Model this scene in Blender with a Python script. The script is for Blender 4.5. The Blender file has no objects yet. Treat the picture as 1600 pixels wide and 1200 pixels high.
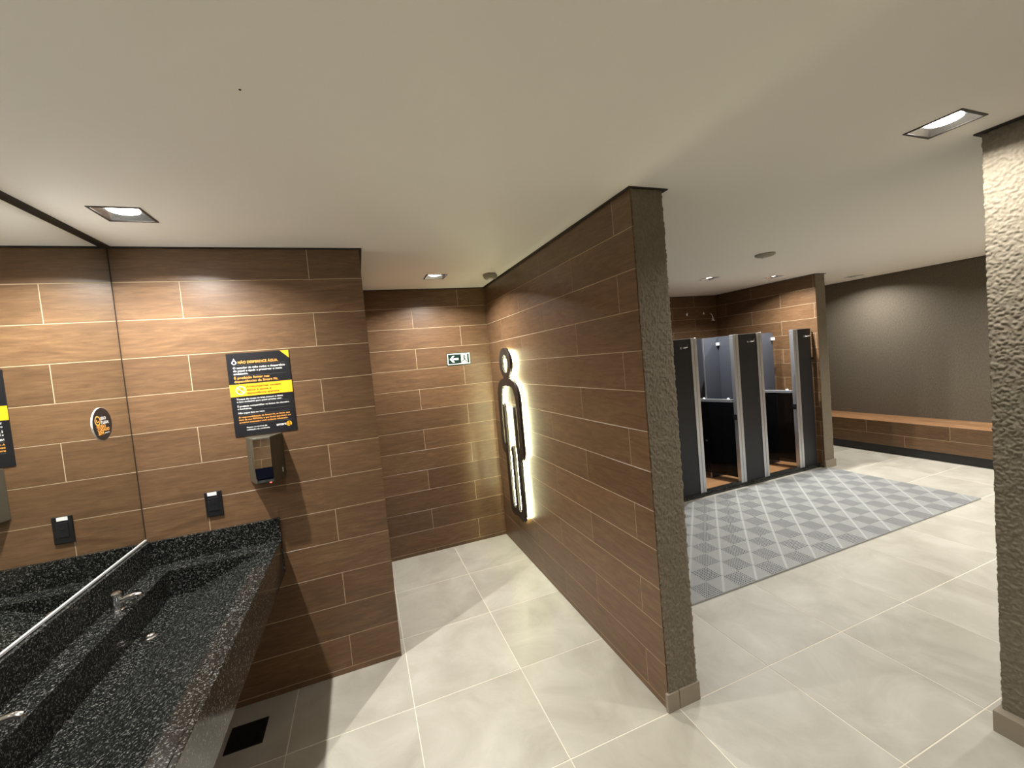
import bpy, math, random
from mathutils import Vector, Matrix, noise

random.seed(7)
S = bpy.context.scene
COL = S.collection

# ------------------------------------------------------------------ camera
F_PX = 644.89
YAW, PITCH, ROLL = -0.3504, -0.0471, -0.0904
EYE = Vector((1.1651, 0.0, 1.8699))
fwd = Vector((-math.sin(YAW) * math.cos(PITCH), math.cos(YAW) * math.cos(PITCH), math.sin(PITCH)))
rgt = Vector((math.cos(YAW), math.sin(YAW), 0))
up = rgt.cross(fwd)
r2 = rgt * math.cos(ROLL) + up * math.sin(ROLL)
u2 = -rgt * math.sin(ROLL) + up * math.cos(ROLL)
cd = bpy.data.cameras.new('camera')
cd.sensor_fit = 'HORIZONTAL'
cd.sensor_width = 36.0
cd.lens = F_PX / 1600 * 36.0
cd.shift_x = 1.42 / 1600
cd.shift_y = -8.3 / 1600
cd.clip_start = 0.02
cam = bpy.data.objects.new('camera', cd)
COL.objects.link(cam)
mw = Matrix((r2, u2, -fwd)).transposed().to_4x4()
mw.translation = EYE
cam.matrix_world = mw
S.camera = cam

# ------------------------------------------------------------------ world / exposure
w = bpy.data.worlds.new('world')
S.world = w
w.use_nodes = True
w.node_tree.nodes['Background'].inputs[0].default_value = (0.02, 0.02, 0.02, 1)
w.node_tree.nodes['Background'].inputs[1].default_value = 0.0
S.view_settings.view_transform = 'Standard'
S.view_settings.look = 'None'
S.view_settings.exposure = 0.0
S.view_settings.gamma = 1.0
S.view_settings.use_curve_mapping = False
S.cycles.use_denoising = True
S.cycles.max_bounces = 8
S.cycles.diffuse_bounces = 5
S.cycles.glossy_bounces = 4
S.cycles.sample_clamp_indirect = 6.0
LAMP_W = 17.5          # power of one recessed ceiling lamp
LAMP_COL = (1.0, 0.98, 0.945)
LAMP_SPREAD = 145      # beam of a lamp, degrees
LED_STRENGTH = 115.0   # LED tape behind the pictogram
LED_COL = (0.96, 1.0, 0.60)

# ------------------------------------------------------------------ measured layout (metres)
H = 2.6425                      # ceiling
ROW, ZB, PL = 0.202, 0.0351, 0.9425   # plank row pitch, bottom sliver, plank pitch
YP, XW = 2.764, 1.2405          # wall at the end of the sink
YB, XP, YE = 4.1697, 2.4751, 1.684    # alcove back wall, partition face, partition end
XP2 = 2.661
YSB, XS, XS2, YSE = 5.45, 7.0, 7.185, 3.80   # shower back wall, side wall, its end
XBW = 8.80                      # bench wall
YR = -2.5                       # rear wall behind the camera
YF = 3.87                       # front of the shower cabins
LIGHTS = [(0.287, 2.26), (1.868, 3.606), (3.437, 0.957), (5.334, 3.965), (6.438, 3.965), (8.236, 4.045),
          (0.287, 0.90), (0.287, -0.46), (3.437, -0.9), (6.30, 0.957),
          (1.868, -0.9), (1.868, -1.9), (5.0, -0.9), (6.9, -0.9), (0.287, -1.85), (8.236, 1.85), (8.236, 0.2)]  # this row: unseen lamps, put in for extra bounce light
LAMP_GAIN = {0: 2.3, 1: 2.3, 2: 0.92, 6: 0.6, 7: 0.5, 8: 0.7, 10: 0.35, 11: 0.3, 14: 0.7, 3: 2.3, 4: 2.3, 5: 1.7, 9: 2.4, 15: 2.0, 16: 2.0}   # lamps differ in power
LH = 0.083                      # half opening of a lamp


# ------------------------------------------------------------------ materials
def new_mat(name):
    m = bpy.data.materials.new(name)
    m.use_nodes = True
    return m, m.node_tree, m.node_tree.nodes['Principled BSDF']


def setp(b, **k):
    names = {'color': 'Base Color', 'rough': 'Roughness', 'metal': 'Metallic', 'spec': 'Specular IOR Level',
             'coat': 'Coat Weight', 'coatr': 'Coat Roughness', 'ecol': 'Emission Color', 'estr': 'Emission Strength',
             'trans': 'Transmission Weight', 'ior': 'IOR', 'alpha': 'Alpha'}
    for a, v in k.items():
        if a in ('color', 'ecol'):
            v = tuple(v) + (1,)
        b.inputs[names[a]].default_value = v


def plain(name, color, rough=0.5, **k):
    m, nt, b = new_mat(name)
    setp(b, color=color, rough=rough, **k)
    return m


def srgb(r, g, b):
    f = lambda c: c / 12.92 if c <= 0.04045 else ((c + 0.055) / 1.055) ** 2.4
    return (f(r / 255), f(g / 255), f(b / 255))


def nd(nt, t, **k):
    n = nt.nodes.new(t)
    for a, v in k.items():
        setattr(n, a, v)
    return n


def ramp(nt, stops):
    r = nd(nt, 'ShaderNodeValToRGB')
    el = r.color_ramp.elements
    while len(el) < len(stops):
        el.new(0.5)
    for e, (p, c) in zip(el, stops):
        e.position = p
        e.color = tuple(c) + (1,)
    return r


def coords(nt, kind='Object', rnd=True, scale=(1, 1, 1)):
    tc = nd(nt, 'ShaderNodeTexCoord')
    mp = nd(nt, 'ShaderNodeMapping')
    mp.inputs['Scale'].default_value = scale
    if rnd:
        oi = nd(nt, 'ShaderNodeObjectInfo')
        mul = nd(nt, 'ShaderNodeVectorMath', operation='MULTIPLY')
        mul.inputs[1].default_value = (37.0, 53.0, 71.0)
        add = nd(nt, 'ShaderNodeVectorMath', operation='ADD')
        nt.links.new(oi.outputs['Random'], mul.inputs[0])
        nt.links.new(tc.outputs[kind], mp.inputs[0])
        nt.links.new(mp.outputs[0], add.inputs[0])
        nt.links.new(mul.outputs[0], add.inputs[1])
        return add.outputs[0], oi
    nt.links.new(tc.outputs[kind], mp.inputs[0])
    return mp.outputs[0], None


def wood_mat(name, dark, mid, light, rough=0.36, axis='XZ'):
    m, nt, b = new_mat(name)
    sc = {'XZ': (1.5, 6.0, 12.0), 'XY': (1.5, 12.0, 6.0)}[axis]
    v, oi = coords(nt, scale=sc)
    n1 = nd(nt, 'ShaderNodeTexNoise')
    n1.inputs['Scale'].default_value = 2.0
    n1.inputs['Detail'].default_value = 8
    n1.inputs['Roughness'].default_value = 0.68
    n1.inputs['Distortion'].default_value = 1.6
    nt.links.new(v, n1.inputs['Vector'])
    n2 = nd(nt, 'ShaderNodeTexNoise')
    n2.inputs['Scale'].default_value = 9.0
    n2.inputs['Detail'].default_value = 3
    nt.links.new(v, n2.inputs['Vector'])
    mx = nd(nt, 'ShaderNodeMix', data_type='FLOAT')
    mx.inputs[0].default_value = 0.3
    nt.links.new(n1.outputs[0], mx.inputs[2])
    nt.links.new(n2.outputs[0], mx.inputs[3])
    r = ramp(nt, [(0.26, dark), (0.50, mid), (0.74, light)])
    nt.links.new(mx.outputs[0], r.inputs[0])
    hs = nd(nt, 'ShaderNodeHueSaturation')
    mr = nd(nt, 'ShaderNodeMapRange')
    mr.inputs[3].default_value = 0.86
    mr.inputs[4].default_value = 1.12
    nt.links.new(oi.outputs['Random'], mr.inputs[0])
    nt.links.new(mr.outputs[0], hs.inputs['Value'])
    nt.links.new(r.outputs[0], hs.inputs['Color'])
    nt.links.new(hs.outputs[0], b.inputs['Base Color'])
    bp = nd(nt, 'ShaderNodeBump')
    bp.inputs['Strength'].default_value = 0.12
    bp.inputs['Distance'].default_value = 0.002
    nt.links.new(mx.outputs[0], bp.inputs['Height'])
    nt.links.new(bp.outputs[0], b.inputs['Normal'])
    setp(b, rough=rough, spec=0.42)
    return m


WOOD = wood_mat('wood_look_tile', srgb(78, 58, 40), srgb(101, 76, 53), srgb(122, 95, 67))
WOODF = wood_mat('wood_look_floor_tile', srgb(140, 100, 66), srgb(170, 126, 86), srgb(190, 146, 104), axis='XY')
WOODT = wood_mat('bench_top_tile', srgb(112, 80, 52), srgb(142, 104, 70), srgb(164, 126, 88), axis='XY')
GROUT = plain('tile_grout', srgb(174, 155, 126), 0.85)
GROUTF = plain('floor_grout', srgb(220, 213, 195), 0.85)


def floor_mat():
    m, nt, b = new_mat('cement_floor_tile')
    v, oi = coords(nt, scale=(1, 1, 1))
    n = nd(nt, 'ShaderNodeTexNoise')
    n.inputs['Scale'].default_value = 2.6
    n.inputs['Detail'].default_value = 7
    n.inputs['Roughness'].default_value = 0.6
    n.inputs['Distortion'].default_value = 0.6
    nt.links.new(v, n.inputs['Vector'])
    r = ramp(nt, [(0.28, srgb(158, 152, 138)), (0.52, srgb(175, 170, 157)), (0.72, srgb(188, 184, 172))])
    nt.links.new(n.outputs[0], r.inputs[0])
    nt.links.new(r.outputs[0], b.inputs['Base Color'])
    setp(b, rough=0.42, spec=0.4)
    return m


FLOOR = floor_mat()


def paint_mat():
    m, nt, b = new_mat('white_ceiling_paint')
    v, _ = coords(nt, rnd=False)
    n = nd(nt, 'ShaderNodeTexNoise')
    n.inputs['Scale'].default_value = 140.0
    n.inputs['Detail'].default_value = 3
    nt.links.new(v, n.inputs['Vector'])
    bp = nd(nt, 'ShaderNodeBump')
    bp.inputs['Strength'].default_value = 0.08
    bp.inputs['Distance'].default_value = 0.002
    nt.links.new(n.outputs[0], bp.inputs['Height'])
    nt.links.new(bp.outputs[0], b.inputs['Normal'])
    setp(b, color=srgb(243, 240, 232), rough=0.8, spec=0.2)
    return m


CEIL = paint_mat()


def plaster_mat(name, col, strength, scale=90.0):
    m, nt, b = new_mat(name)
    v, _ = coords(nt, rnd=False, scale=(1, 1, 0.6))
    n = nd(nt, 'ShaderNodeTexNoise')
    n.inputs['Scale'].default_value = scale
    n.inputs['Detail'].default_value = 5
    n.inputs['Roughness'].default_value = 0.65
    nt.links.new(v, n.inputs['Vector'])
    bp = nd(nt, 'ShaderNodeBump')
    bp.inputs['Strength'].default_value = strength
    bp.inputs['Distance'].default_value = 0.006
    nt.links.new(n.outputs[0], bp.inputs['Height'])
    nt.links.new(bp.outputs[0], b.inputs['Normal'])
    r = ramp(nt, [(0.35, tuple(c * 0.85 for c in col)), (0.65, tuple(c * 1.1 for c in col))])
    nt.links.new(n.outputs[0], r.inputs[0])
    nt.links.new(r.outputs[0], b.inputs['Base Color'])
    setp(b, rough=0.75, spec=0.25)
    return m


TAUPE = srgb(120, 111, 95)
PLASTER = plaster_mat('taupe_textured_plaster', TAUPE, 0.35)
PLASTERW = plaster_mat('taupe_wall_plaster', srgb(100, 92, 79), 0.8, 60.0)
BASE = plain('taupe_baseboard_tile', srgb(140, 129, 112), 0.5)


def granite_mat():
    m, nt, b = new_mat('black_speckled_granite')
    v, _ = coords(nt, rnd=False)
    vo = nd(nt, 'ShaderNodeTexVoronoi')
    vo.inputs['Scale'].default_value = 330.0
    nt.links.new(v, vo.inputs['Vector'])
    sp = nd(nt, 'ShaderNodeSeparateColor')
    nt.links.new(vo.outputs['Color'], sp.inputs[0])
    n = nd(nt, 'ShaderNodeTexNoise')
    n.inputs['Scale'].default_value = 95.0
    n.inputs['Detail'].default_value = 5
    nt.links.new(v, n.inputs['Vector'])
    mu = nd(nt, 'ShaderNodeMath', operation='MULTIPLY')
    nt.links.new(sp.outputs[0], mu.inputs[0])
    nt.links.new(n.outputs[0], mu.inputs[1])
    r = ramp(nt, [(0.0, (0.006, 0.0065, 0.006)), (0.31, (0.006, 0.0065, 0.006)), (0.42, (0.030, 0.032, 0.028)),
                  (0.56, (0.17, 0.17, 0.155))])
    nt.links.new(mu.outputs[0], r.inputs[0])
    nt.links.new(r.outputs[0], b.inputs['Base Color'])
    setp(b, rough=0.14, spec=0.36)
    return m


GRANITE = granite_mat()
MIRROR = plain('mirror_silver', (0.86, 0.88, 0.86), 0.0, metal=1.0)
CHROME = plain('chrome', (0.82, 0.83, 0.85), 0.08, metal=1.0)
ALU = plain('anodised_aluminium', (0.62, 0.63, 0.65), 0.38, metal=0.9)
ALUD = plain('grey_aluminium', (0.45, 0.46, 0.48), 0.45, metal=0.8)
GAP = plain('gap_shade_and_slab', (0.018, 0.014, 0.011), 0.7)  # colours the shade of the ceiling recess; also on the slab above
LAMI = plain('charcoal_laminate', (0.016, 0.0165, 0.019), 0.42, spec=0.4)
LAMIG = plain('sheen_tinted_laminate', (0.055, 0.060, 0.075), 0.45, spec=0.45)  # black laminate with the lamps' blue-grey sheen put into its colour
BLACKP = plain('black_plastic', (0.008, 0.008, 0.009), 0.35)
WHITEP = plain('white_plastic', (0.78, 0.78, 0.76), 0.4)
BLACKPRINT = plain('black_print', (0.010, 0.010, 0.012), 0.35)
WHITEPRINT = plain('white_print', (0.80, 0.80, 0.78), 0.5)
GREYPRINT = plain('grey_rule_print', (0.12, 0.12, 0.12), 0.5)
YELLOW = plain('yellow_print', srgb(250, 184, 30), 0.45)
ORANGE = plain('orange_print', srgb(252, 176, 84), 0.45)
GREENP = plain('dark_green_print', (0.006, 0.022, 0.016), 0.3)
CREAMP = plain('photoluminescent_print', (0.72, 0.76, 0.62), 0.5)
BROWNM = plain('dark_bronze_metal', (0.030, 0.022, 0.017), 0.45, metal=0.3)
OLIVE = plain('bronze_dryer_body', (0.085, 0.074, 0.052), 0.38, metal=0.3)
NAVY = plain('dark_navy_gloss', (0.004, 0.005, 0.014), 0.08)
LENS = plain('lit_lamp_lens', (1, 1, 1), 0.3, ecol=(1.0, 0.97, 0.92), estr=22.0)
LED = plain('led_tape', (1, 1, 1), 0.4, ecol=LED_COL, estr=LED_STRENGTH)
REDLED = plain('red_indicator', (0.5, 0.02, 0.02), 0.4, ecol=(1.0, 0.12, 0.10), estr=2.5)
REFL = plain('lamp_reflector', (0.62, 0.61, 0.60), 0.22, metal=0.95)
GREYDEV = plain('grey_device_plastic', srgb(150, 146, 130), 0.5)
MATLIGHT = plain('grey_mat_vinyl', srgb(160, 161, 158), 0.5, spec=0.4)
MATDARK = plain('grey_mat_vinyl_grid', srgb(150, 151, 150), 0.5, spec=0.4)
MATSHADE = plain('mat_hole_shade', (0.045, 0.045, 0.045), 0.8)


def smoke_mat():
    m, nt, b = new_mat('smoked_door_glass')
    out = nt.nodes['Material Output']
    tr = nd(nt, 'ShaderNodeBsdfTransparent')
    tr.inputs[0].default_value = (0.34, 0.34, 0.34, 1)
    mix = nd(nt, 'ShaderNodeMixShader')
    mix.inputs[0].default_value = 0.4
    setp(b, color=(0.004, 0.004, 0.004), rough=0.08)
    nt.links.new(tr.outputs[0], mix.inputs[1])
    nt.links.new(b.outputs[0], mix.inputs[2])
    nt.links.new(mix.outputs[0], out.inputs[0])
    return m


SMOKE = smoke_mat()


# ------------------------------------------------------------------ mesh helpers
class B:
    def __init__(s):
        s.v, s.f = [], []

    def add(s, vs, fs):
        k = len(s.v)
        s.v += [tuple(p) for p in vs]
        s.f += [tuple(i + k for i in f) for f in fs]
        return s

    def box(s, x0, x1, y0, y1, z0, z1):
        return s.add([(x0, y0, z0), (x1, y0, z0), (x1, y1, z0), (x0, y1, z0), (x0, y0, z1), (x1, y0, z1), (x1, y1, z1), (x0, y1, z1)],
                     [(0, 3, 2, 1), (4, 5, 6, 7), (0, 1, 5, 4), (1, 2, 6, 5), (2, 3, 7, 6), (3, 0, 4, 7)])

    def lathe(s, c, prof, axis='Z', seg=24):
        """prof: list of (radius, height) along the axis from c"""
        vs, fs = [], []
        for r, h in prof:
            for i in range(seg):
                a = 2 * math.pi * i / seg
                p, q = r * math.cos(a), r * math.sin(a)
                d = {'Z': (p, q, h), 'X': (h, p, q), 'Y': (p, h, q)}[axis]
                vs.append((c[0] + d[0], c[1] + d[1], c[2] + d[2]))
        n = len(prof)
        for j in range(n - 1):
            for i in range(seg):
                a, b = j * seg + i, j * seg + (i + 1) % seg
                fs.append((a, b, b + seg, a + seg))
        fs.append(tuple(range(seg))[::-1])
        fs.append(tuple((n - 1) * seg + i for i in range(seg)))
        return s.add(vs, fs)

    def tube(s, path, r, seg=10, closed=False):
        path = [Vector(p) for p in path]
        n = len(path)
        rings = []
        for i, p in enumerate(path):
            a = path[(i - 1) % n] if (closed or i > 0) else p
            b = path[(i + 1) % n] if (closed or i < n - 1) else p
            t = (b - a).normalized()
            ref = Vector((0, 0, 1)) if abs(t.z) < 0.9 else Vector((1, 0, 0))
            if closed:
                ref = Vector((1, 0, 0))
            e1 = t.cross(ref).normalized()
            e2 = t.cross(e1).normalized()
            rr = r[i] if isinstance(r, (list, tuple)) else r
            rings.append([p + e1 * rr * math.cos(2 * math.pi * k / seg) + e2 * rr * math.sin(2 * math.pi * k / seg) for k in range(seg)])
        vs = [q for g in rings for q in g]
        fs = []
        for j in range(n if closed else n - 1):
            j2 = (j + 1) % n
            for k in range(seg):
                k2 = (k + 1) % seg
                fs.append((j * seg + k, j * seg + k2, j2 * seg + k2, j2 * seg + k))
        if not closed:
            fs.append(tuple(range(seg))[::-1])
            fs.append(tuple((n - 1) * seg + k for k in range(seg)))
        return s.add(vs, fs)

    def prism(s, poly, fn0, fn1):
        """poly 2D points, fn0/fn1 map (a,b) -> 3D for both caps"""
        n = len(poly)
        vs = [fn0(*p) for p in poly] + [fn1(*p) for p in poly]
        fs = [tuple(range(n))[::-1], tuple(range(n, 2 * n))]
        for i in range(n):
            j = (i + 1) % n
            fs.append((i, j, j + n, i + n))
        return s.add(vs, fs)

    def mesh(s, name):
        m = bpy.data.meshes.new(name)
        m.from_pydata(s.v, [], s.f)
        m.update()
        return m


import bmesh


def fix_normals(m):
    bm = bmesh.new()
    bm.from_mesh(m)
    bmesh.ops.recalc_face_normals(bm, faces=bm.faces)
    bm.to_mesh(m)
    bm.free()


def obj(name, b, mat, parent=None, smooth=False, bevel=0.0, normals=True):
    m = b.mesh(name) if isinstance(b, B) else b
    if normals:
        fix_normals(m)
    if mat is not None:
        m.materials.clear()
        m.materials.append(mat)
    o = bpy.data.objects.new(name, m)
    COL.objects.link(o)
    if smooth:
        for p in m.polygons:
            p.use_smooth = True
        try:
            m.set_sharp_from_angle(angle=math.radians(35))
        except Exception:
            pass
    if bevel:
        md = o.modifiers.new('edge', 'BEVEL')
        md.width = bevel
        md.segments = 2
        md.limit_method = 'ANGLE'
    if parent is not None:
        attach(o, parent)
    return o


def attach(o, parent):
    o.parent = parent
    # an Empty sits at its thing's base; a mesh parent already carries world coordinates
    t = parent.location.copy() if parent.type == 'EMPTY' else Vector((0, 0, 0))
    o.matrix_parent_inverse = Matrix.Translation(-t)


def tag(o, label=None, cat=None, group=None, kind=None):
    for k, v in (('label', label), ('category', cat), ('group', group), ('kind', kind)):
        if v:
            o[k] = v
    return o


def thing(name, loc, label, cat, group=None):
    o = bpy.data.objects.new(name, None)
    o.empty_display_size = 0.05
    COL.objects.link(o)
    o.location = loc
    return tag(o, label, cat, group)


def struct(name, b, mat, label=None, cat=None, **k):
    o = obj(name, b, mat, **k)
    return tag(o, label, cat, kind='structure')


# ------------------------------------------------------------------ tiles
_tc = {}


def tile_mesh(L, Hh, T, mat, flat=False):
    """a chamfered slab; length on local X. upright: face at -Y; flat: face at +Z. local origin on the face centre"""
    key = (round(L, 3), round(Hh, 3), round(T, 4), mat.name, flat)
    if key in _tc:
        return _tc[key]
    c = 0.0009
    a, b = L / 2, Hh / 2
    rings = [(a - c, b - c, 0.0), (a, b, c), (a, b, T)]
    vs = []
    for (p, q, d) in rings:
        for sx, sz in ((-1, -1), (1, -1), (1, 1), (-1, 1)):
            vs.append((sx * p, sz * q, -d) if flat else (sx * p, d, sz * q))
    fs = [(0, 1, 2, 3)]
    for k in range(2):
        for i in range(4):
            j = (i + 1) % 4
            fs.append((k * 4 + i, k * 4 + 4 + i, k * 4 + 4 + j, k * 4 + j))
    m = bpy.data.meshes.new('tile')
    m.from_pydata(vs, [], fs)
    m.update()
    fix_normals(m)
    m.materials.append(mat)
    _tc[key] = m
    return m


def put_tile(name, m, loc, rz, parent):
    o = bpy.data.objects.new(name, m)
    COL.objects.link(o)
    o.location = loc
    o.rotation_euler = (0, 0, rz)
    attach(o, parent)
    return o


GAPW = 0.0037
TT = 0.008      # tile thickness
PR = 0.0011     # how far tiles stand proud of the grout


def plank_wall(parent, axis, plane, a0, a1, je, jo, sgn=-1, ztop=H, zbot=0.0, mat=None):
    """rows of planks. axis 'x': wall runs along x, plane = y ; axis 'y': runs along y, plane = x.
    je / jo: one joint position on even / odd rows; sgn: direction the face looks along its normal"""
    mat = mat or WOOD
    for k in range(14):
        z0 = ZB + ROW * (12 - k) if k < 13 else 0.0
        z1 = ZB + ROW * (13 - k) if k < 13 else ZB
        z1, z0 = min(z1, ztop), max(z0, zbot)
        if z1 - z0 < 0.012:
            continue
        j = je if k % 2 == 0 else jo
        n0 = math.ceil((a0 - j) / PL + 1e-6)
        cuts = [a0]
        x = j + n0 * PL
        while x < a1 - 0.012:
            if x > a0 + 0.012:
                cuts.append(x)
            x += PL
        cuts.append(a1)
        for p, q in zip(cuts[:-1], cuts[1:]):
            g0 = 0.0 if p == a0 else GAPW / 2
            g1 = 0.0 if q == a1 else GAPW / 2
            L = q - p - g0 - g1
            zz0 = z0 + (0.0 if z0 <= zbot + 1e-6 else GAPW / 2)
            zz1 = z1 - (0.0 if z1 >= ztop - 1e-6 else GAPW / 2)
            hh = zz1 - zz0
            mid = (p + g0 + q - g1) / 2
            m = tile_mesh(L, hh, TT, mat)
            zc = (zz0 + zz1) / 2
            if axis == 'x':
                put_tile('plank_tile', m, (mid, plane, zc), 0.0 if sgn < 0 else math.pi, parent)
            else:
                put_tile('plank_tile', m, (plane, mid, zc), -math.pi / 2 if sgn < 0 else math.pi / 2, parent)


# ------------------------------------------------------------------ floor
fl = struct('floor', B().box(-0.15, XBW + 0.15, YR - 0.15, 6.65, -0.12, -0.0011), GROUTF,
            'pale beige cement-look tiled floor with light joints', 'floor')
GX, PX, GY, PY = 0.6321, 0.6344, 6.7003, 0.6279
TG = 0.005
footprints = [(-1, XW, YP + .006, 9), (XP + .006, XP2 - .004, YE + .006, 9), (XP2 - .01, XS + .01, YSB + .006, 9), (XS + .006, XS2 - .006, YSE + .006, 9),
              (-1, XP + .01, YB + .006, 9)]


def inside_block(x0, x1, y0, y1):
    return any(x0 >= a and x1 <= b and y0 >= c and y1 <= d for a, b, c, d in footprints)


for i in range(-2, 14):
    for j in range(-1, 16):
        x0, x1 = GX + PX * i, GX + PX * (i + 1)
        y1, y0 = GY - PY * j, GY - PY * (j + 1)
        x0, x1 = max(x0, 0.0), min(x1, XBW)
        y0, y1 = max(y0, YR), min(y1, 6.5)
        if x1 - x0 < 0.03 or y1 - y0 < 0.03 or inside_block(x0, x1, y0, y1):
            continue
        m = tile_mesh(x1 - x0 - TG, y1 - y0 - TG, 0.008, FLOOR, flat=True)
        put_tile('floor_tile', m, ((x0 + x1) / 2, (y0 + y1) / 2, 0.0), 0.0, fl)

# ------------------------------------------------------------------ ceiling with openings for the lamps
bx0, bx1, by0, by1 = -0.15, XBW + 0.15, YR - 0.15, 6.65
xs = sorted({bx0, bx1} | {round(l[0] + s * LH, 4) for l in LIGHTS for s in (-1, 1)})
ys = sorted({by0, by1} | {round(l[1] + s * LH, 4) for l in LIGHTS for s in (-1, 1)})
cb = B()
idx = {}


def cv(x, y):
    if (x, y) not in idx:
        idx[(x, y)] = len(cb.v)
        cb.v.append((x, y, H))
    return idx[(x, y)]


for xa, xb in zip(xs[:-1], xs[1:]):
    for ya, yb in zip(ys[:-1], ys[1:]):
        cx, cy = (xa + xb) / 2, (ya + yb) / 2
        if any(abs(cx - l[0]) < LH and abs(cy - l[1]) < LH for l in LIGHTS):
            continue
        cb.f.append((cv(xa, ya), cv(xa, yb), cv(xb, yb), cv(xb, ya)))
ce = struct('ceiling', cb, CEIL, 'smooth off-white painted plaster ceiling', 'ceiling', normals=False)
up_slab = B().box(bx0, bx1, by0, by1, H + 0.12, H + 0.2)
obj('ceiling_slab', up_slab, GAP, ce)

# ------------------------------------------------------------------ walls
HT = H + 0.05
wl = struct('wall_left', B().box(-0.15, -0.007, YR - 0.1, YP + 0.2, 0, HT), GROUT, 'wall behind the mirror and sink', 'wall')
wp = struct('wall_sink_end', B().box(-0.15, XW - PR, YP + PR, YB + 0.2, 0, HT), GROUT,
            'brown wood-look tiled wall at the end of the granite sink', 'wall')
plank_wall(wp, 'x', YP, 0.0, XW, 0.9425, 0.292)
plank_wall(wp, 'y', XW, YP + TT, YB, YP + 0.47, YP + 0.1, sgn=1)
wb = struct('wall_alcove_back', B().box(XW - PR, XP + 0.05, YB + PR, YB + 0.2, 0, HT), GROUT,
            'brown wood-look tiled back wall of the alcove', 'wall')
plank_wall(wb, 'x', YB, XW, XP, 2.183, 1.711)
wq = struct('wall_partition', B().box(XP + PR, XP2 - 0.002, YE + 0.004, YSB + 0.2, 0, HT), GROUT,
            'freestanding brown tiled partition wall with taupe plaster end', 'wall')
plank_wall(wq, 'y', XP, YE, YB, 1.842, 2.315)
wsb = struct('wall_shower_back', B().box(XP2 - 0.01, XS + 0.01, YSB + PR, YSB + 0.2, 0, HT), GROUT,
             'shadowed brown tiled wall behind the showers', 'wall')
plank_wall(wsb, 'x', YSB, 4.0, XS, 6.53, 6.06)
wss = struct('wall_shower_side', B().box(XS + PR, XS2 - 0.002, YSE + 0.004, 6.6, 0, HT), GROUT,
             'brown tiled side wall beside the last shower cabin', 'wall')
plank_wall(wss, 'y', XS, YSE, YSB, 4.772, 4.300)
wbe = struct('wall_bench', B().box(XBW, XBW + 0.15, YR - 0.1, 6.6, 0, HT), PLASTERW, 'taupe textured plaster wall above the tiled bench', 'wall')
struct('wall_corridor_end', B().box(XS2 - 0.01, XBW + 0.1, 6.5, 6.65, 0, HT), PLASTERW, 'taupe plaster wall closing the bench corridor', 'wall')
wr = struct('wall_rear', B().box(-0.1, XBW + 0.1, YR - 0.15, YR - PR, 0, HT), GROUT, 'brown wall behind the viewpoint', 'wall')
plank_wall(wr, 'x', YR, 0.0, 3.0, 0.9425, 0.47, sgn=1)
wc = struct('wall_column', B().box(3.739, 4.296, -0.296, 0.959, 0, HT), PLASTER, 'taupe plaster column standing beside the ceiling lamp', 'column')


def plaster_skin(name, path, z0, z1, step, amp, parent, mat, seed=0.0, elong=0.5, freq=110.0):
    """rough plaster coat over a polyline of (x, y); outward normal is to the right of travel"""
    pts = []
    for (p, q) in zip(path[:-1], path[1:]):
        p, q = Vector(p), Vector(q)
        n = max(1, int((q - p).length / step))
        t = (q - p).normalized()
        nr = Vector((t.y, -t.x))
        for i in range(n + (0)):
            pts.append([p.lerp(q, i / n), nr])
    pts.append([Vector(path[-1]), nr])
    for i in range(1, len(pts) - 1):     # soften corners
        a, b2 = pts[i - 1][1], pts[i + 1][1]
        if (a - b2).length > 0.1:
            pts[i][1] = (a + b2).normalized()
    nz = int((z1 - z0) / step)
    vs, fs = [], []
    for k in range(nz + 1):
        z = z0 + (z1 - z0) * k / nz
        for (p, n) in pts:
            q = Vector((p.x * freq + seed, p.y * freq, z * freq * elong))
            d = noise.noise(q * 0.45) * 0.4 + noise.noise(q) * 0.8 + noise.noise(q * 2.1) * 0.4
            d = min(0.5, max(-0.15, d))
            k_ = min(1.0, max(0.0, (d + 0.02) / 0.16))      # torn plateaus with steep edges
            d = 0.35 * d + 0.45 * k_ * k_ * (3 - 2 * k_)
            d = amp * (0.35 + 0.65 * d)
            vs.append((p.x + n.x * d, p.y + n.y * d, z))
    c = len(pts)
    for k in range(nz):
        for i in range(c - 1):
            a = k * c + i
            fs.append((a, a + 1, a + c + 1, a + c))
    b = B()
    b.add(vs, fs)
    o = obj(name, b, mat, parent, smooth=False, normals=False)
    for pl in o.data.polygons:
        pl.use_smooth = True
    return o


plaster_skin('plaster_coat', [(XP + 0.001, YE), (XP2, YE), (XP2, YE + 0.06)], 0.085, H, 0.0032, 0.0105, wq, PLASTER, 3.0)
plaster_skin('plaster_coat', [(XP2, YE + 0.06), (XP2, YSB)], 0.085, H, 0.02, 0.004, wq, PLASTER, 3.0)
plaster_skin('plaster_coat', [(XS + 0.001, YSE), (XS2, YSE), (XS2, YSE + 0.4)], 0.085, H, 0.012, 0.006, wss, PLASTER, 5.0)
plaster_skin('plaster_coat', [(4.3, 0.963), (3.80, 0.963)], 0.085, H, 0.02, 0.006, wc, PLASTER, 9.0)
plaster_skin('plaster_coat', [(3.80, 0.963), (3.735, 0.963), (3.735, 0.20)], 0.085, H, 0.0038, 0.009, wc, PLASTER, 9.0, 0.9, 90.0)
plaster_skin('plaster_coat', [(3.735, 0.20), (3.735, -0.3)], 0.085, H, 0.02, 0.006, wc, PLASTER, 9.0)

# baseboards
def baseboard(name, rects, parent_label):
    o = None
    for k, r in enumerate(rects):
        b = B().box(*r)
        if o is None:
            o = tag(obj(name, b, BASE, bevel=0.002), parent_label, 'baseboard', kind='structure')
        else:
            obj('baseboard_tile', b, BASE, o, bevel=0.002)
    return o


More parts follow.
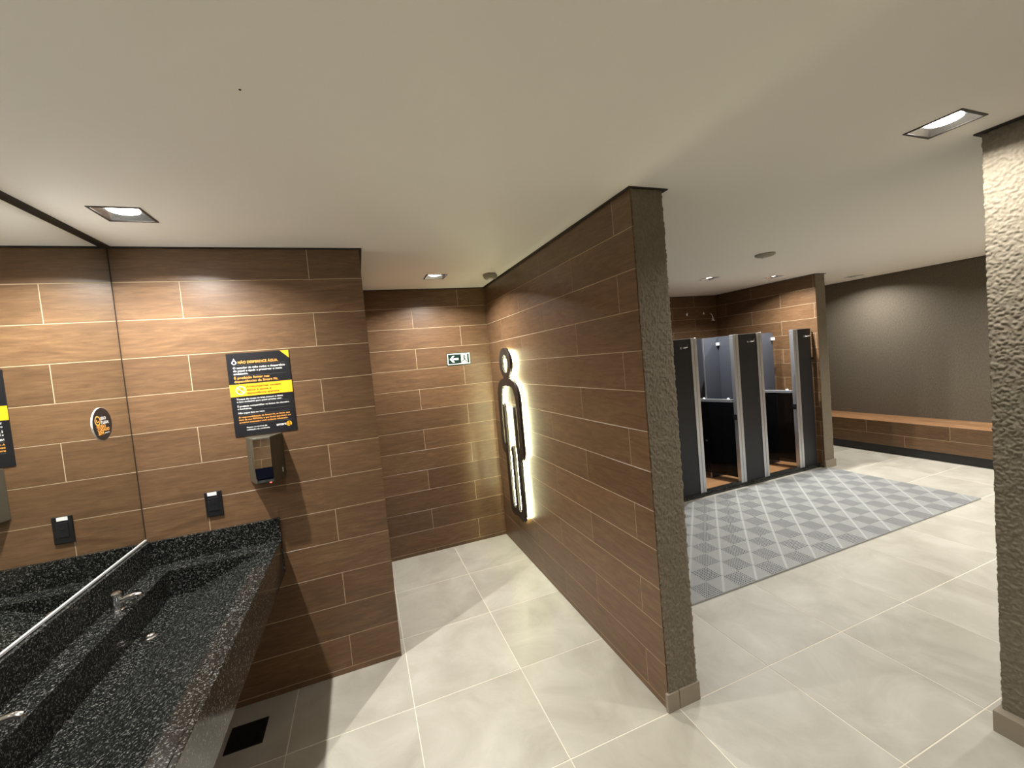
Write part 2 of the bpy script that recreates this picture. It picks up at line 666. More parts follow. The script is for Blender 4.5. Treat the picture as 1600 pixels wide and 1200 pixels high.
t = 0.014
baseboard('baseboard_partition', [(XP - 0.012, 2.5365, YE - t, YE + 0.004, 0, 0.098), (2.5395, XP2 + t - 0.003, YE - t, YE + 0.004, 0, 0.098),
                                  (XP2 - 0.003, XP2 + t - 0.003, YE + 0.004, YE + 0.60, 0, 0.098), (XP2 - 0.003, XP2 + t - 0.003, YE + 0.603, 3.85, 0, 0.098)],
          'taupe tile baseboard at the plaster end of the partition wall')
baseboard('baseboard_column', [(3.735 - 0.05, 3.74, 0.30, 0.978, 0, 0.098), (3.74, 4.3, 0.955, 0.978, 0, 0.098), (3.735 - 0.05, 3.74, -0.3, 0.297, 0, 0.098)],
          'taupe tile baseboard around the plaster column')
baseboard('baseboard_shower_wall', [(XS - 0.012, XS2 + 0.016, YSE - 0.02, YSE + 0.004, 0, 0.105), (XS2 - 0.004, XS2 + 0.016, YSE + 0.004, 6.5, 0, 0.105)],
          'taupe tile baseboard at the end of the shower side wall')

# dark strips painting the shade of the recess where ceiling meets walls
g, gh = 0.017, 0.006
gap_shades = [((0.0, XW + g, YP - g, YP), 'over the poster wall'), ((XW, XW + g, YP, YB), 'over the alcove side wall'),
         ((XW + g, XP, YB - g, YB), 'over the alcove back wall'), ((XP - g, XP, YE - g, YB - g), 'over the partition wall'),
         ((XP, XP2 + 0.03, YE - g, YE), 'over the plaster end of the partition'), ((XP2 + 0.004, XP2 + 0.03, YE, YSB), 'over the shower side of the partition'),
         ((XP2 + 0.03, XS, YSB - g, YSB), 'over the shower back wall'), ((XS - g, XS, YSE - g, YSB - g), 'over the shower side wall'),
         ((XS, XS2 + g, YSE - g, YSE), 'over the end of the shower side wall'), ((XBW - g, XBW, YR, 6.5), 'over the bench wall'),
         ((3.735 - 0.03, 3.735, -0.3, 0.963), 'over the column face'), ((3.735 - 0.03, 4.3, 0.963, 0.963 + g), 'over the far side of the column'),
         ((0.0, 0.022, YR, YP - g), 'over the mirror')]
for n, ((a, b_, c, d), where) in enumerate(gap_shades):
    tag(obj('trim_%d' % (n + 1), B().box(a, b_, c, d, H - gh, H), GAP), 'painted dark shade of the ceiling gap ' + where, 'trim', kind='structure')

# ------------------------------------------------------------------ ceiling lamps
LNAMES = ['recessed square downlight over the mirror, in front of the poster wall',
          'recessed square downlight over the alcove, before the exit sign',
          'large-looking square downlight beside the plaster column',
          'square downlight over the entrance of the first shower cabin',
          'square downlight over the shower cabin next to the tiled side wall',
          'square downlight in the corridor grazing the bench wall',
          'square downlight over the sink, out of view beside the mirror',
          'square downlight over the sink end, behind the viewpoint',
          'added fill downlight behind the viewpoint near the column',  # unseen, added for bounce light at a guessed position
          'square downlight hidden behind the plaster column',
          'added fill downlight directly behind the viewpoint',
          'added fill downlight by the rear wall',
          'added fill downlight behind the column, near the rear wall',
          'added fill downlight by the near end of the tiled bench',
          'added fill downlight in the corner of the mirror and the rear wall',  # added to light the rear wall mirrored in the hand dryer
          'added fill downlight over the bench, hidden by the column',
          'added fill downlight over the near part of the bench, hidden by the column']
for li, ((lx, ly), lab) in enumerate(zip(LIGHTS, LNAMES)):
    t_ = thing('ceiling_lamp', (lx, ly, H), lab, 'ceiling lamp', 'recessed square downlights')
    f = B()
    o_, i_ = LH + 0.007, LH - 0.003
    f.box(lx - o_, lx + o_, ly - o_, ly - i_, H - 0.003, H + 0.002)
    f.box(lx - o_, lx + o_, ly + i_, ly + o_, H - 0.003, H + 0.002)
    f.box(lx - o_, lx - i_, ly - i_, ly + i_, H - 0.003, H + 0.002)
    f.box(lx + i_, lx + o_, ly - i_, ly + i_, H - 0.003, H + 0.002)
    obj('frame', f, BROWNM, t_)
    q = B()
    j_ = 0.062
    lo = [(lx - i_, ly - i_, H), (lx + i_, ly - i_, H), (lx + i_, ly + i_, H), (lx - i_, ly + i_, H)]
    hi = [(lx - j_, ly - j_, H + 0.022), (lx + j_, ly - j_, H + 0.022), (lx + j_, ly + j_, H + 0.022), (lx - j_, ly + j_, H + 0.022)]
    q.add(lo + hi, [(0, 4, 5, 1), (1, 5, 6, 2), (2, 6, 7, 3), (3, 7, 4, 0)])
    obj('reflector', q, REFL, t_, normals=False)
    obj('back_plate', B().box(lx - 0.084, lx + 0.084, ly - 0.084, ly + 0.084, H + 0.0225, H + 0.033), ALUD, t_)
    obj('lens', B().lathe((lx, ly, H + 0.013), [(0.050, 0.0), (0.056, 0.003), (0.056, 0.0085)], seg=28), LENS, t_)
    ld = bpy.data.lights.new('lamp_light', 'AREA')
    ld.shape = 'DISK'
    ld.size = 0.04
    ld.energy = LAMP_W * LAMP_GAIN.get(li, 1.0)
    ld.color = LAMP_COL
    ld.spread = math.radians(LAMP_SPREAD)
    lo_ = bpy.data.objects.new('lamp_light', ld)
    COL.objects.link(lo_)
    lo_.location = (lx, ly, H + 0.0105)
    attach(lo_, t_)

# ------------------------------------------------------------------ ceiling devices
t_ = thing('smoke_detector', (4.87, 2.85, H), 'round flat grey smoke detector on the ceiling before the showers', 'smoke detector')
obj('housing', B().lathe((4.87, 2.85, H), [(0.085, 0.0), (0.085, -0.012), (0.07, -0.022), (0.03, -0.025)], seg=32), GREYDEV, t_, smooth=True)
obj('sensor_cap', B().lathe((4.89, 2.88, H - 0.022), [(0.020, 0.0), (0.018, -0.012)], seg=16), WHITEP, t_, smooth=True)
t_ = thing('alarm_device', (2.345, 3.53, H), 'small hexagonal grey alarm device on the ceiling by the partition wall', 'alarm')
obj('body', B().lathe((2.345, 3.53, H), [(0.062, 0.0), (0.07, -0.012), (0.06, -0.04), (0.045, -0.045)], seg=6), GREYDEV, t_, bevel=0.003)
obj('grille', B().lathe((2.345, 3.53, H - 0.045), [(0.03, 0.0), (0.026, -0.004)], seg=6), WHITEP, t_)
tag(obj('ceiling_speck', B().lathe((0.947, 1.28, H), [(0.0035, 0.0), (0.002, -0.002)], seg=8), BROWNM), 'tiny dark speck on the bare ceiling above the sink', 'speck')

# ------------------------------------------------------------------ mirror
t_ = thing('wall_mirror', (0.0, YP, 1.075), 'large frameless wall mirror above the granite sink', 'mirror')
MZ0 = 1.078
obj('mirror_glass', B().box(-0.006, 0.0, YR + 0.05, YP - 0.0065, MZ0, H - 0.006), MIRROR, t_)
obj('edge_seal', B().box(-0.006, 0.0012, YP - 0.0065, YP, MZ0, H - 0.006), BROWNM, t_)
obj('bottom_channel', B().box(-0.006, 0.005, YR + 0.05, YP - 0.003, MZ0 - 0.008, MZ0), plain('pale_channel', (0.45, 0.45, 0.44), 0.45), t_)

# ------------------------------------------------------------------ text helper
def text_mesh(lines, fn, depth=0.0006):
    """lines: (string, u, v, size, bold, max_width); fn maps (u,v,d)->world"""
    out = B()
    for (s_, u, v, size, bold, mw_) in lines:
        c = bpy.data.curves.new('lettering', 'FONT')
        c.body = s_
        c.size = size
        c.offset = bold * size
        c.resolution_u = 3
        o = bpy.data.objects.new('lettering', c)
        COL.objects.link(o)
        bpy.context.view_layer.update()
        m = o.evaluated_get(bpy.context.evaluated_depsgraph_get()).to_mesh()
        vs = [p.co.copy() for p in m.vertices]
        fs = [tuple(p.vertices) for p in m.polygons]
        o.to_mesh_clear()
        bpy.data.objects.remove(o)
        bpy.data.curves.remove(c)
        if not vs:
            continue
        mx = max(p.x for p in vs)
        k = mw_ / mx if mw_ else 1.0
        out.add([fn(u + p.x * k, v + p.y, depth) for p in vs], fs)
    return out


def lettering(name, lines, fn, depth, mat, parent):
    for ln in lines:
        obj(name, text_mesh([ln], fn, depth), mat, parent, normals=False)


# ------------------------------------------------------------------ poster
PX0, PX1, PZ0, PZ1 = 0.468, 0.786, 1.566, 2.044
pw, ph = PX1 - PX0, PZ1 - PZ0
PT = 0.004
pf = lambda u, v, d: (PX0 + u, YP - PT - d, PZ1 - v)       # u right, v down
t_ = thing('notice_board', (PX0 + pw / 2, YP, PZ0), 'black printed notice sign with a yellow band, above the hand dryer', 'sign')
pb = obj('panel', B().box(PX0, PX1, YP - PT, YP, PZ0, PZ1), BLACKPRINT, t_)


def rect(u0, u1, v0, v1, d=0.0004):
    return B().add([pf(u0, v0, d), pf(u1, v0, d), pf(u1, v1, d), pf(u0, v1, d)], [(0, 1, 2, 3)])


obj('yellow_band', rect(0.0, pw, 0.178, 0.248), YELLOW, t_)
obj('yellow_corner', B().add([pf(pw - 0.045, 0, .0004), pf(pw, 0, .0004), pf(pw, 0.045, .0004)], [(0, 1, 2)]), YELLOW, t_)
tf = lambda u, v, d: pf(u, -v, d)
lettering('orange_lettering', [
    ('NÃO DESPERDICE ÁGUA.', 0.054, -0.060, 0.0205, 0.018, 0.205),
    ('É proibido fumar nas', 0.027, -0.148, 0.0195, 0.014, 0.178),
    ('dependências da Smart Fit.', 0.027, -0.168, 0.0195, 0.014, 0.222),
    ('A responsabilidade da Smart Fit se limita aos', 0.027, -0.372, 0.0135, 0.012, 0.262),
    ('itens de uso PESSOAL e que foram guardados em', 0.027, -0.387, 0.0135, 0.012, 0.266),
    ('armários trancados com cadeado adequado.', 0.027, -0.402, 0.0135, 0.012, 0.250)], tf, 0.0006, ORANGE, t_)
lettering('white_lettering', [
    ('O secador de mão reduz o desperdício', 0.027, -0.089, 0.0165, 0.014, 0.266),
    ('de papel e ajuda a preservar o meio', 0.027, -0.106, 0.0165, 0.014, 0.248),
    ('ambiente.', 0.027, -0.123, 0.0165, 0.014, 0.073),
    ('Troque de roupa na área comum e deixe', 0.027, -0.268, 0.0140, 0.013, 0.236),
    ('o box exclusivo para quem precisa usar.', 0.027, -0.283, 0.0140, 0.013, 0.230),
    ('É proibido compartilhar os boxes do chuveiro', 0.027, -0.309, 0.0140, 0.013, 0.265),
    ('e banheiros.', 0.027, -0.324, 0.0140, 0.013, 0.070),
    ('Não jogue lixo no vaso.', 0.027, -0.348, 0.0140, 0.013, 0.134),
    ('Acesse os termos de', 0.060, -0.433, 0.0125, 0.010, 0.104),
    ('utilização da academia.', 0.060, -0.447, 0.0125, 0.010, 0.118),
    ('smart', 0.212, -0.440, 0.022, 0.02, 0.052)], tf, 0.0006, WHITEPRINT, t_)
lettering('dark_lettering', [
    ('Anabolizantes causam', 0.082, -0.200, 0.0175, 0.012, 0.178),
    ('danos à saúde e', 0.082, -0.219, 0.0175, 0.012, 0.126),
    ('dependência química.', 0.082, -0.238, 0.0175, 0.012, 0.168)], tf, 0.0010, BLACKPRINT, t_)
for v in (0.068, 0.130, 0.290, 0.331, 0.355, 0.410):
    obj('rule_line', rect(0.027, 0.295, v, v + 0.0010), GREYPRINT, t_)
# water drop outline
dr, di = [], []
for k in range(25):
    a = -math.pi / 2 + 2 * math.pi * k / 24
    for lst, r0 in ((dr, 0.0125), (di, 0.0072)):
        x = r0 * math.cos(a)
        y = r0 * math.sin(a)
        tip = 1.0 + 0.9 * max(0.0, math.sin(a)) ** 3
        x *= (1.0 - 0.75 * max(0.0, math.sin(a)) ** 2)
        lst.append((0.036 + x, -(0.052) + y * tip - (0.0 if r0 > .01 else 0.001)))
db = B()
n_ = len(dr)
db.add([tf(a, b_, 0.0006) for a, b_ in dr] + [tf(a, b_, 0.0006) for a, b_ in di], [(k, k + 1, n_ + k + 1, n_ + k) for k in range(n_ - 1)])
obj('drop_icon', db, WHITEPRINT, t_)


def ring(cx, cy, r0, r1, fn, d, seg=28, a0=0.0, a1=2 * math.pi):
    b = B()
    vs = []
    for k in range(seg + 1):
        a = a0 + (a1 - a0) * k / seg
        vs.append(fn(cx + r0 * math.cos(a), cy + r0 * math.sin(a), d))
        vs.append(fn(cx + r1 * math.cos(a), cy + r1 * math.sin(a), d))
    return b.add(vs, [(2 * k, 2 * k + 1, 2 * k + 3, 2 * k + 2) for k in range(seg)])


ic = ring(0.053, -0.213, 0.0205, 0.0245, tf, 0.0010)
ic.add([tf(0.037, -0.200, .001), tf(0.040, -0.197, .001), tf(0.069, -0.226, .001), tf(0.066, -0.229, .001)], [(0, 1, 2, 3)])
obj('prohibition_icon', ic, WHITEPRINT, t_)
sy = B()
for (x0, y0, x1, y1, w_) in ((0.042, -0.224, 0.062, -0.204, 0.0035), (0.044, -0.202, 0.053, -0.211, 0.004), (0.056, -0.218, 0.064, -0.226, 0.004),
                             (0.059, -0.201, 0.065, -0.207, 0.0025), (0.040, -0.219, 0.046, -0.226, 0.0025)):
    dx, dy = x1 - x0, y1 - y0
    L_ = math.hypot(dx, dy)
    nx, ny = -dy / L_ * w_ / 2, dx / L_ * w_ / 2
    sy.add([tf(x0 + nx, y0 + ny, .0008), tf(x1 + nx, y1 + ny, .0008), tf(x1 - nx, y1 - ny, .0008), tf(x0 - nx, y0 - ny, .0008)], [(0, 1, 2, 3)])
obj('syringe_icon', sy, BLACKPRINT, t_)
lg = ring(0.279, -0.434, 0.0105, 0.0145, tf, 0.0006, a0=-0.9, a1=4.9)
tx = text_mesh([('fit', 0.2705, -0.441, 0.021, 0.02, 0.018)], tf, 0.0006)
lg.add(tx.v, tx.f)
obj('logo_mark', lg, YELLOW, t_)

# ------------------------------------------------------------------ hand dryer
DZ0, DZ1, DD = 1.302, 1.560, 0.115
bx = [(0.514, 0.0), (0.704, 0.0), (0.668, -DD + 0.012), (0.660, -DD), (0.572, -DD), (0.560, -DD + 0.012)]
t_ = thing('hand_dryer', (0.61, YP, DZ0), 'dark bronze hand dryer with mirrored front under the notice sign', 'hand dryer')
body = obj('body', B().prism(bx, lambda a, b_: (a, YP + b_, DZ0), lambda a, b_: (a, YP + b_, DZ1)), OLIVE, t_, bevel=0.003)
obj('mirror_panel', B().prism([(-0.024, 1.392), (-0.0015, 1.551), (0.001, 1.551), (0.001, 1.392)], lambda a, b_: (0.574, YP - DD + a, b_), lambda a, b_: (0.658, YP - DD + a, b_)), MIRROR, t_)
obj('dark_reflection', B().prism([(-0.014, 1.330), (-0.024, 1.3915), (0.001, 1.3915), (0.001, 1.330)], lambda a, b_: (0.574, YP - DD + a, b_), lambda a, b_: (0.658, YP - DD + a, b_)), NAVY, t_)  # dark lower part of the front's reflection, painted as its own piece
obj('chrome_lip', B().prism([(0.0, 1.304), (-0.010, 1.306), (-0.014, 1.322), (0.0, 1.329)], lambda a, b_: (0.576, YP - DD + a, b_), lambda a, b_: (0.656, YP - DD + a, b_)), CHROME, t_)
obj('nozzle', B().box(0.585, 0.647, YP - DD + 0.02, YP - 0.04, DZ0 - 0.008, DZ0), BLACKP, t_, bevel=0.002)
obj('indicator_light', B().lathe((0.635, YP - DD + 0.018, DZ0 - 0.007), [(0.006, 0.008), (0.006, 0.0), (0.003, -0.002)], seg=12), REDLED, t_)
obj('side_sticker', B().add([(0.6938, YP - 0.030, 1.335), (0.6904, YP - 0.042, 1.335), (0.6904, YP - 0.042, 1.362), (0.6938, YP - 0.030, 1.362)], [(0, 1, 2, 3)]), WHITEP, t_)

# ------------------------------------------------------------------ wall outlet
t_ = thing('wall_outlet', (0.327, YP, 1.138), 'black power outlet plate with a white sticker above the sink', 'outlet')
obj('plate', B().box(0.285, 0.367, YP - 0.009, YP, 1.138, 1.278), BLACKP, t_, bevel=0.003)
obj('socket_face', B().box(0.302, 0.350, YP - 0.0115, YP - 0.0085, 1.170, 1.246), BLACKPRINT, t_, bevel=0.002)
obj('socket_hole', B().box(0.314, 0.338, YP - 0.0125, YP - 0.0112, 1.205, 1.216), BLACKP, t_)
obj('sticker', B().box(0.301, 0.345, YP - 0.0105, YP - 0.009, 1.257, 1.276), WHITEPRINT, t_)

# ------------------------------------------------------------------ round sticker on the mirror
CY, CZ, CR = 2.507, 1.739, 0.0785
t_ = thing('mirror_sticker', (0.0, CY, CZ - CR), 'round black and orange sticker on the mirror', 'sticker')
obj('backing', B().lathe((0.0003, CY, CZ), [(CR, 0.0), (CR, 0.0028)], axis='X', seg=48), WHITEP, t_)
obj('print_face', B().lathe((0.0031, CY, CZ), [(CR - 0.001, 0.0), (CR - 0.001, 0.0006)], axis='X', seg=48), BLACKPRINT, t_)
sf = lambda u, v, d: (0.0037 + d, CY + u, CZ + v)
lettering('white_lettering', [('ISSO', -0.014, 0.020, 0.020, 0.02, 0.045), ('É LEGAL', -0.010, 0.000, 0.019, 0.02, 0.062), ('smart fit', 0.008, -0.047, 0.011, 0.01, 0.040)], sf, 0.0004, WHITEPRINT, t_)
lettering('orange_lettering', [('NOSSO', -0.050, -0.018, 0.020, 0.02, 0.072), ('CUIDADO', -0.046, -0.034, 0.020, 0.02, 0.095), ('SIM', -0.043, -0.050, 0.020, 0.02, 0.044)], sf, 0.0004, ORANGE, t_)
rg = ring(-0.037, 0.018, 0.017, 0.0225, sf, 0.0004)
r2_ = ring(-0.037, 0.018, 0.006, 0.010, sf, 0.0004, a0=2.4, a1=6.2)
rg.add(r2_.v, r2_.f)
obj('ring_icon', rg, ORANGE, t_)

# ------------------------------------------------------------------ granite trough sink
ST, SF, SY0 = 0.930, 0.636, -2.3      # counter top height, front edge, near end
SX, LX, RX = 0.021, 0.127, 0.556      # backsplash face, ledge edge, basin front edge
BY = 2.632                            # far end of the basin
YS = YP - 0.021
t_ = thing('trough_sink', (0.3, YP, 0.72), 'long speckled black granite trough sink below the mirror', 'sink')
obj('backsplash', B().box(-0.006, SX, SY0, YS, ST - 0.03, 1.066), GRANITE, t_, bevel=0.0015)
obj('end_backsplash', B().box(-0.006, SF + 0.003, YS, YP, ST - 0.20, 1.062), GRANITE, t_, bevel=0.0015)
obj('tap_ledge', B().box(SX, LX, SY0, YS, ST - 0.022, ST), GRANITE, t_, bevel=0.0015)
obj('end_ledge', B().box(LX, SF - 0.02, BY, YS, ST - 0.022, ST), GRANITE, t_, bevel=0.0015)
obj('front_rim', B().box(RX, SF - 0.02, SY0, BY, ST - 0.022, ST), GRANITE, t_, bevel=0.0015)
obj('apron', B().box(SF - 0.02, SF, SY0, YS, ST - 0.205, ST), GRANITE, t_, bevel=0.002)
obj('basin_back', B().box(LX - 0.02, LX, SY0, BY, 0.775, ST - 0.022), GRANITE, t_)
obj('basin_end', B().box(LX - 0.02, RX + 0.02, BY, BY + 0.02, 0.775, ST - 0.022), GRANITE, t_)
XK = 0.226
obj('basin_slot', B().box(LX, XK, SY0, BY, 0.775, 0.790), GRANITE, t_)
rp = [(XK, 0.790), (RX, ST - 0.003), (RX, ST - 0.022), (XK, 0.772)]
obj('basin_ramp', B().prism(rp, lambda a, b_: (a, SY0, b_), lambda a, b_: (a, BY, b_)), GRANITE, t_)
obj('underside', B().box(-0.006, SF - 0.02, SY0, YS, 0.745, 0.765), GRANITE, t_)

# taps and basin drains
for k, ty in enumerate((2.277, 1.587, 0.897)):
    lab = ['chrome push tap on the granite ledge, the one closest to the corner', 'chrome push tap on the granite ledge, second from the corner',
           'chrome push tap on the granite ledge, third from the corner'][k]
    t_ = thing('sink_tap', (0.072, ty, ST), lab, 'tap', 'chrome taps on the sink ledge')
    c = (0.072, ty, ST)
    obj('base_flange', B().lathe(c, [(0.027, 0.0), (0.027, 0.005), (0.021, 0.008)], seg=24), CHROME, t_, smooth=True)
    obj('body', B().lathe((c[0], c[1], ST + 0.006), [(0.0195, 0.0), (0.0195, 0.055), (0.0205, 0.058)], seg=24), CHROME, t_, smooth=True)
    obj('push_button', B().lathe((c[0], c[1], ST + 0.066), [(0.0225, 0.0), (0.0225, 0.012), (0.017, 0.018), (0.006, 0.020)], seg=24), CHROME, t_, smooth=True)
    obj('spout', B().tube([(0.085, ty, ST + 0.042), (0.115, ty + 0.004, ST + 0.049), (0.142, ty + 0.008, ST + 0.050), (0.156, ty + 0.010, ST + 0.044)], [0.011, 0.0105, 0.010, 0.0098], 14), CHROME, t_, smooth=True)
    obj('aerator', B().lathe((0.153, ty + 0.010, ST + 0.030), [(0.0095, 0.0), (0.0095, 0.012)], seg=14), CHROME, t_, smooth=True)
    t2 = thing('basin_drain', (0.178, ty - 0.02, 0.79), 'chrome drain valve in the basin slot below the ' + ['tap closest to the corner', 'second tap', 'third tap'][k], 'drain', 'chrome drains in the sink')
    obj('flange', B().lathe((0.178, ty - 0.02, 0.79), [(0.031, 0.0), (0.031, 0.002), (0.026, 0.004)], seg=28), CHROME, t2, smooth=True)
    obj('plug', B().lathe((0.178, ty - 0.02, 0.793), [(0.022, 0.0), (0.022, 0.007), (0.014, 0.011), (0.004, 0.012)], seg=28), CHROME, t2, smooth=True)

# ------------------------------------------------------------------ floor drain
t_ = thing('floor_drain', (0.413, 2.527, 0.0), 'black square floor drain cover in the shade under the sink', 'drain')
obj('drain_frame', B().box(0.325, 0.502, 2.440, 2.613, 0.0, 0.004), BLACKP, t_)
for k in range(6):
    yy = 2.455 + k * 0.026
    obj('slat', B().box(0.337, 0.490, yy, yy + 0.014, 0.004, 0.006), BLACKP, t_)

# ------------------------------------------------------------------ exit sign
EX0, EX1, EZ0, EZ1 = 2.012, 2.262, 1.859, 1.985
t_ = thing('exit_sign', (2.137, YB, EZ0), 'dark green emergency exit sign with white arrow on the alcove wall', 'sign')
obj('border', B().box(EX0, EX1, YB - 0.004, YB, EZ0, EZ1), GREENP, t_)
ef = lambda u, v, d: (EX0 + u, YB - 0.004 - d, EZ0 + v)
ew, eh = EX1 - EX0, EZ1 - EZ0


def eq(pts, d):
    return B().add([ef(u, v, d) for u, v in pts], [tuple(range(len(pts)))])


obj('white_edge', eq([(.007, .007), (ew - .007, .007), (ew - .007, eh - .007), (.007, eh - .007)], .0004), CREAMP, t_)
obj('green_field', eq([(.016, .016), (ew - .016, .016), (ew - .016, eh - .016), (.016, eh - .016)], .0008), GREENP, t_)
obj('arrow', eq([(.030, .063), (.062, .097), (.084, .097), (.062, .073), (.122, .073), (.122, .053), (.062, .053), (.084, .029), (.062, .029)], .0012), CREAMP, t_)
obj('doorway_field', eq([(.150, .018), (.214, .018), (.214, .108), (.150, .108)], .0012), CREAMP, t_)
rm = ring(.184, .093, .0, .0075, ef, .0016, seg=14)
for pts in ([(.172, .083), (.186, .086), (.194, .058), (.180, .054)], [(.180, .058), (.191, .060), (.205, .040), (.198, .034)], [(.198, .040), (.208, .040), (.209, .022), (.201, .022)],
            [(.180, .060), (.188, .056), (.172, .036), (.164, .040)], [(.166, .044), (.172, .036), (.156, .030), (.154, .037)], [(.174, .084), (.170, .078), (.157, .070), (.155, .077)],
            [(.185, .086), (.190, .078), (.206, .072), (.207, .080)]):
    rm.add([ef(u, v, .0016) for u, v in pts], [(0, 1, 2, 3)])
obj('running_figure', rm, GREENP, t_)

# ------------------------------------------------------------------ backlit man pictogram
YC = 3.572
half = [(.055, 1.715), (.068, 1.697), (.13, 1.688), (.195, 1.666), (.245, 1.618), (.274, 1.555), (.281, 1.48), (.283, 1.06), (.273, 1.008), (.24, .978), (.187, .972),
        (.181, .46), (.168, .418), (.135, .396), (.085, .392), (.03, .404), (0, .41)]
head = [(.148 * math.sin(a), 1.838 + .138 * math.cos(a)) for a in [math.pi * k / 20 for k in range(0, 18)]]
R_ = head + half
outer = R_ + [(-u, v) for u, v in R_[::-1][1:-1]]
hole_head = [(.074 * math.sin(a), 1.832 + .083 * math.cos(a)) for a in [2 * math.pi * k / 32 for k in range(32)]]
oh = [(0, 1.068), (.02, 1.06), (.028, 1.04), (.028, .51), (.037, .478), (.07, .465), (.10, .478), (.112, .51), (.114, 1.39), (.120, 1.435), (.141, 1.452), (.162, 1.435),
      (.168, 1.39), (.168, 1.10), (.174, 1.07), (.188, 1.06), (.202, 1.075), (.206, 1.10), (.206, 1.47), (.195, 1.54), (.165, 1.595), (.12, 1.62), (.06, 1.629), (0, 1.63)]
opening = oh + [(-u, v) for u, v in oh[::-1][1:-1]]


def filled(loops, extrude):
    c = bpy.data.curves.new('outline', 'CURVE')
    c.dimensions = '2D'
    c.fill_mode = 'BOTH'
    c.extrude = extrude
    c.bevel_depth = 0.0015
    c.bevel_resolution = 1
    for lp in loops:
        sp = c.splines.new('POLY')
        sp.points.add(len(lp) - 1)
        for q, (u, v) in zip(sp.points, lp):
            q.co = (u, v, 0, 1)
        sp.use_cyclic_u = True
    o = bpy.data.objects.new('outline', c)
    COL.objects.link(o)
    bpy.context.view_layer.update()
    m = bpy.data.meshes.new_from_object(o.evaluated_get(bpy.context.evaluated_depsgraph_get()))
    bpy.data.objects.remove(o)
    bpy.data.curves.remove(c)
    return m


XF = 2.430      # middle of the face plate
t_ = thing('man_pictogram', (XP, YC, 0.392), 'dark backlit man pictogram mounted on the partition wall', 'sign')
fm = filled([outer, hole_head, opening], 0.010)
for v_ in fm.vertices:
    x, y, z = v_.co
    v_.co = (XF + z, YC - x, y)
obj('face_plate', fm, BROWNM, t_)


def inset(lp, d):
    n = len(lp)
    area = sum(lp[i][0] * lp[(i + 1) % n][1] - lp[(i + 1) % n][0] * lp[i][1] for i in range(n))
    s_ = 1 if area > 0 else -1
    out = []
    for i in range(n):
        a, b_ = Vector(lp[i - 1]), Vector(lp[(i + 1) % n])
        tn = (b_ - a).normalized()
        nr = Vector((-tn.y, tn.x)) * s_
        q = Vector(lp[i]) + nr * d
        out.append((q.x, q.y))
    return out


led_path = inset(outer, 0.024)
obj('led_tape', B().tube([(XF + 0.031, YC - u, v) for u, v in led_path], 0.0035, 6, closed=True), LED, t_)
mid_led = [(0.0, 0.45), (0.0, 1.04)]
obj('led_tape', B().tube([(XF + 0.031, YC - u, v) for u, v in mid_led], 0.0035, 6), LED, t_)
for s_ in (-1, 1):
    obj('led_tape', B().tube([(XF + 0.031, YC - s_ * .141, 1.04), (XF + 0.031, YC - s_ * .141, 1.42)], 0.0035, 6), LED, t_)
for (u, v) in ((0.0, 1.665), (-.24, 1.2), (.24, 1.2), (-.145, .5), (.145, .5)):
    obj('standoff', B().lathe((XF + 0.011, YC - u, v), [(0.005, 0.0), (0.005, XP - XF - 0.011)], axis='X', seg=10), BROWNM, t_)

# ------------------------------------------------------------------ shower cabins
t_ = struct('shower_curb', B().box(XP2 + 0.01, XS - 0.001, YF - 0.012, YF + 0.075, 0.0, 0.052), GRANITE, 'black granite curb along the shower cabins', 'curb', bevel=0.002)
sfl = struct('floor_shower', B().box(XP2 + 0.01, XS - 0.001, YF + 0.075, YSB, 0.0, 0.0215), GROUT, 'wood-look tiled floor inside the shower cabins', 'floor')
x = 3.2
kk = 0
rowy = YF + 0.077
while rowy < YSB - 0.02:
    y1 = min(rowy + 0.2, YSB)
    x = 2.70 - (0.47 if kk % 2 else 0.0)
    while x < XS - 0.01:
        a, b_ = max(x, 3.9), min(x + 0.94, XS - 0.002)
        if b_ - a > 0.03:
            put_tile('plank_tile', tile_mesh(b_ - a - 0.004, y1 - rowy - 0.004, 0.006, WOODF, flat=True), ((a + b_) / 2, (rowy + y1) / 2, 0.0225), 0.0, sfl)
        x += 0.94
    rowy += 0.202
    kk += 1

PER = 1.068
PZT = 1.918
PNAMES = ['charcoal shower front panel mostly hidden behind the partition wall', 'charcoal shower front panel next to the plaster end of the partition',
          'charcoal shower front panel between the two cabin openings', 'narrow charcoal shower front panel against the brown tiled side wall']


def post(parent, x0, x1):
    b = B()
    b.box(x0, x1, YF - 0.004, YF + 0.012, 0.0, PZT + 0.006)
    b.box(x0 + 0.002, x0 + 0.018, YF + 0.012, YF + 0.05, 0.0, PZT + 0.006)
    b.box(x1 - 0.018, x1 - 0.002, YF + 0.012, YF + 0.05, 0.0, PZT + 0.006)
    p = obj('post', b, ALU, parent, bevel=0.002)
    g_ = (x0 + x1) / 2
    obj('groove', B().box(g_ - 0.004, g_ + 0.004, YF - 0.0065, YF - 0.004, 0.0, PZT + 0.004), ALUD, p)


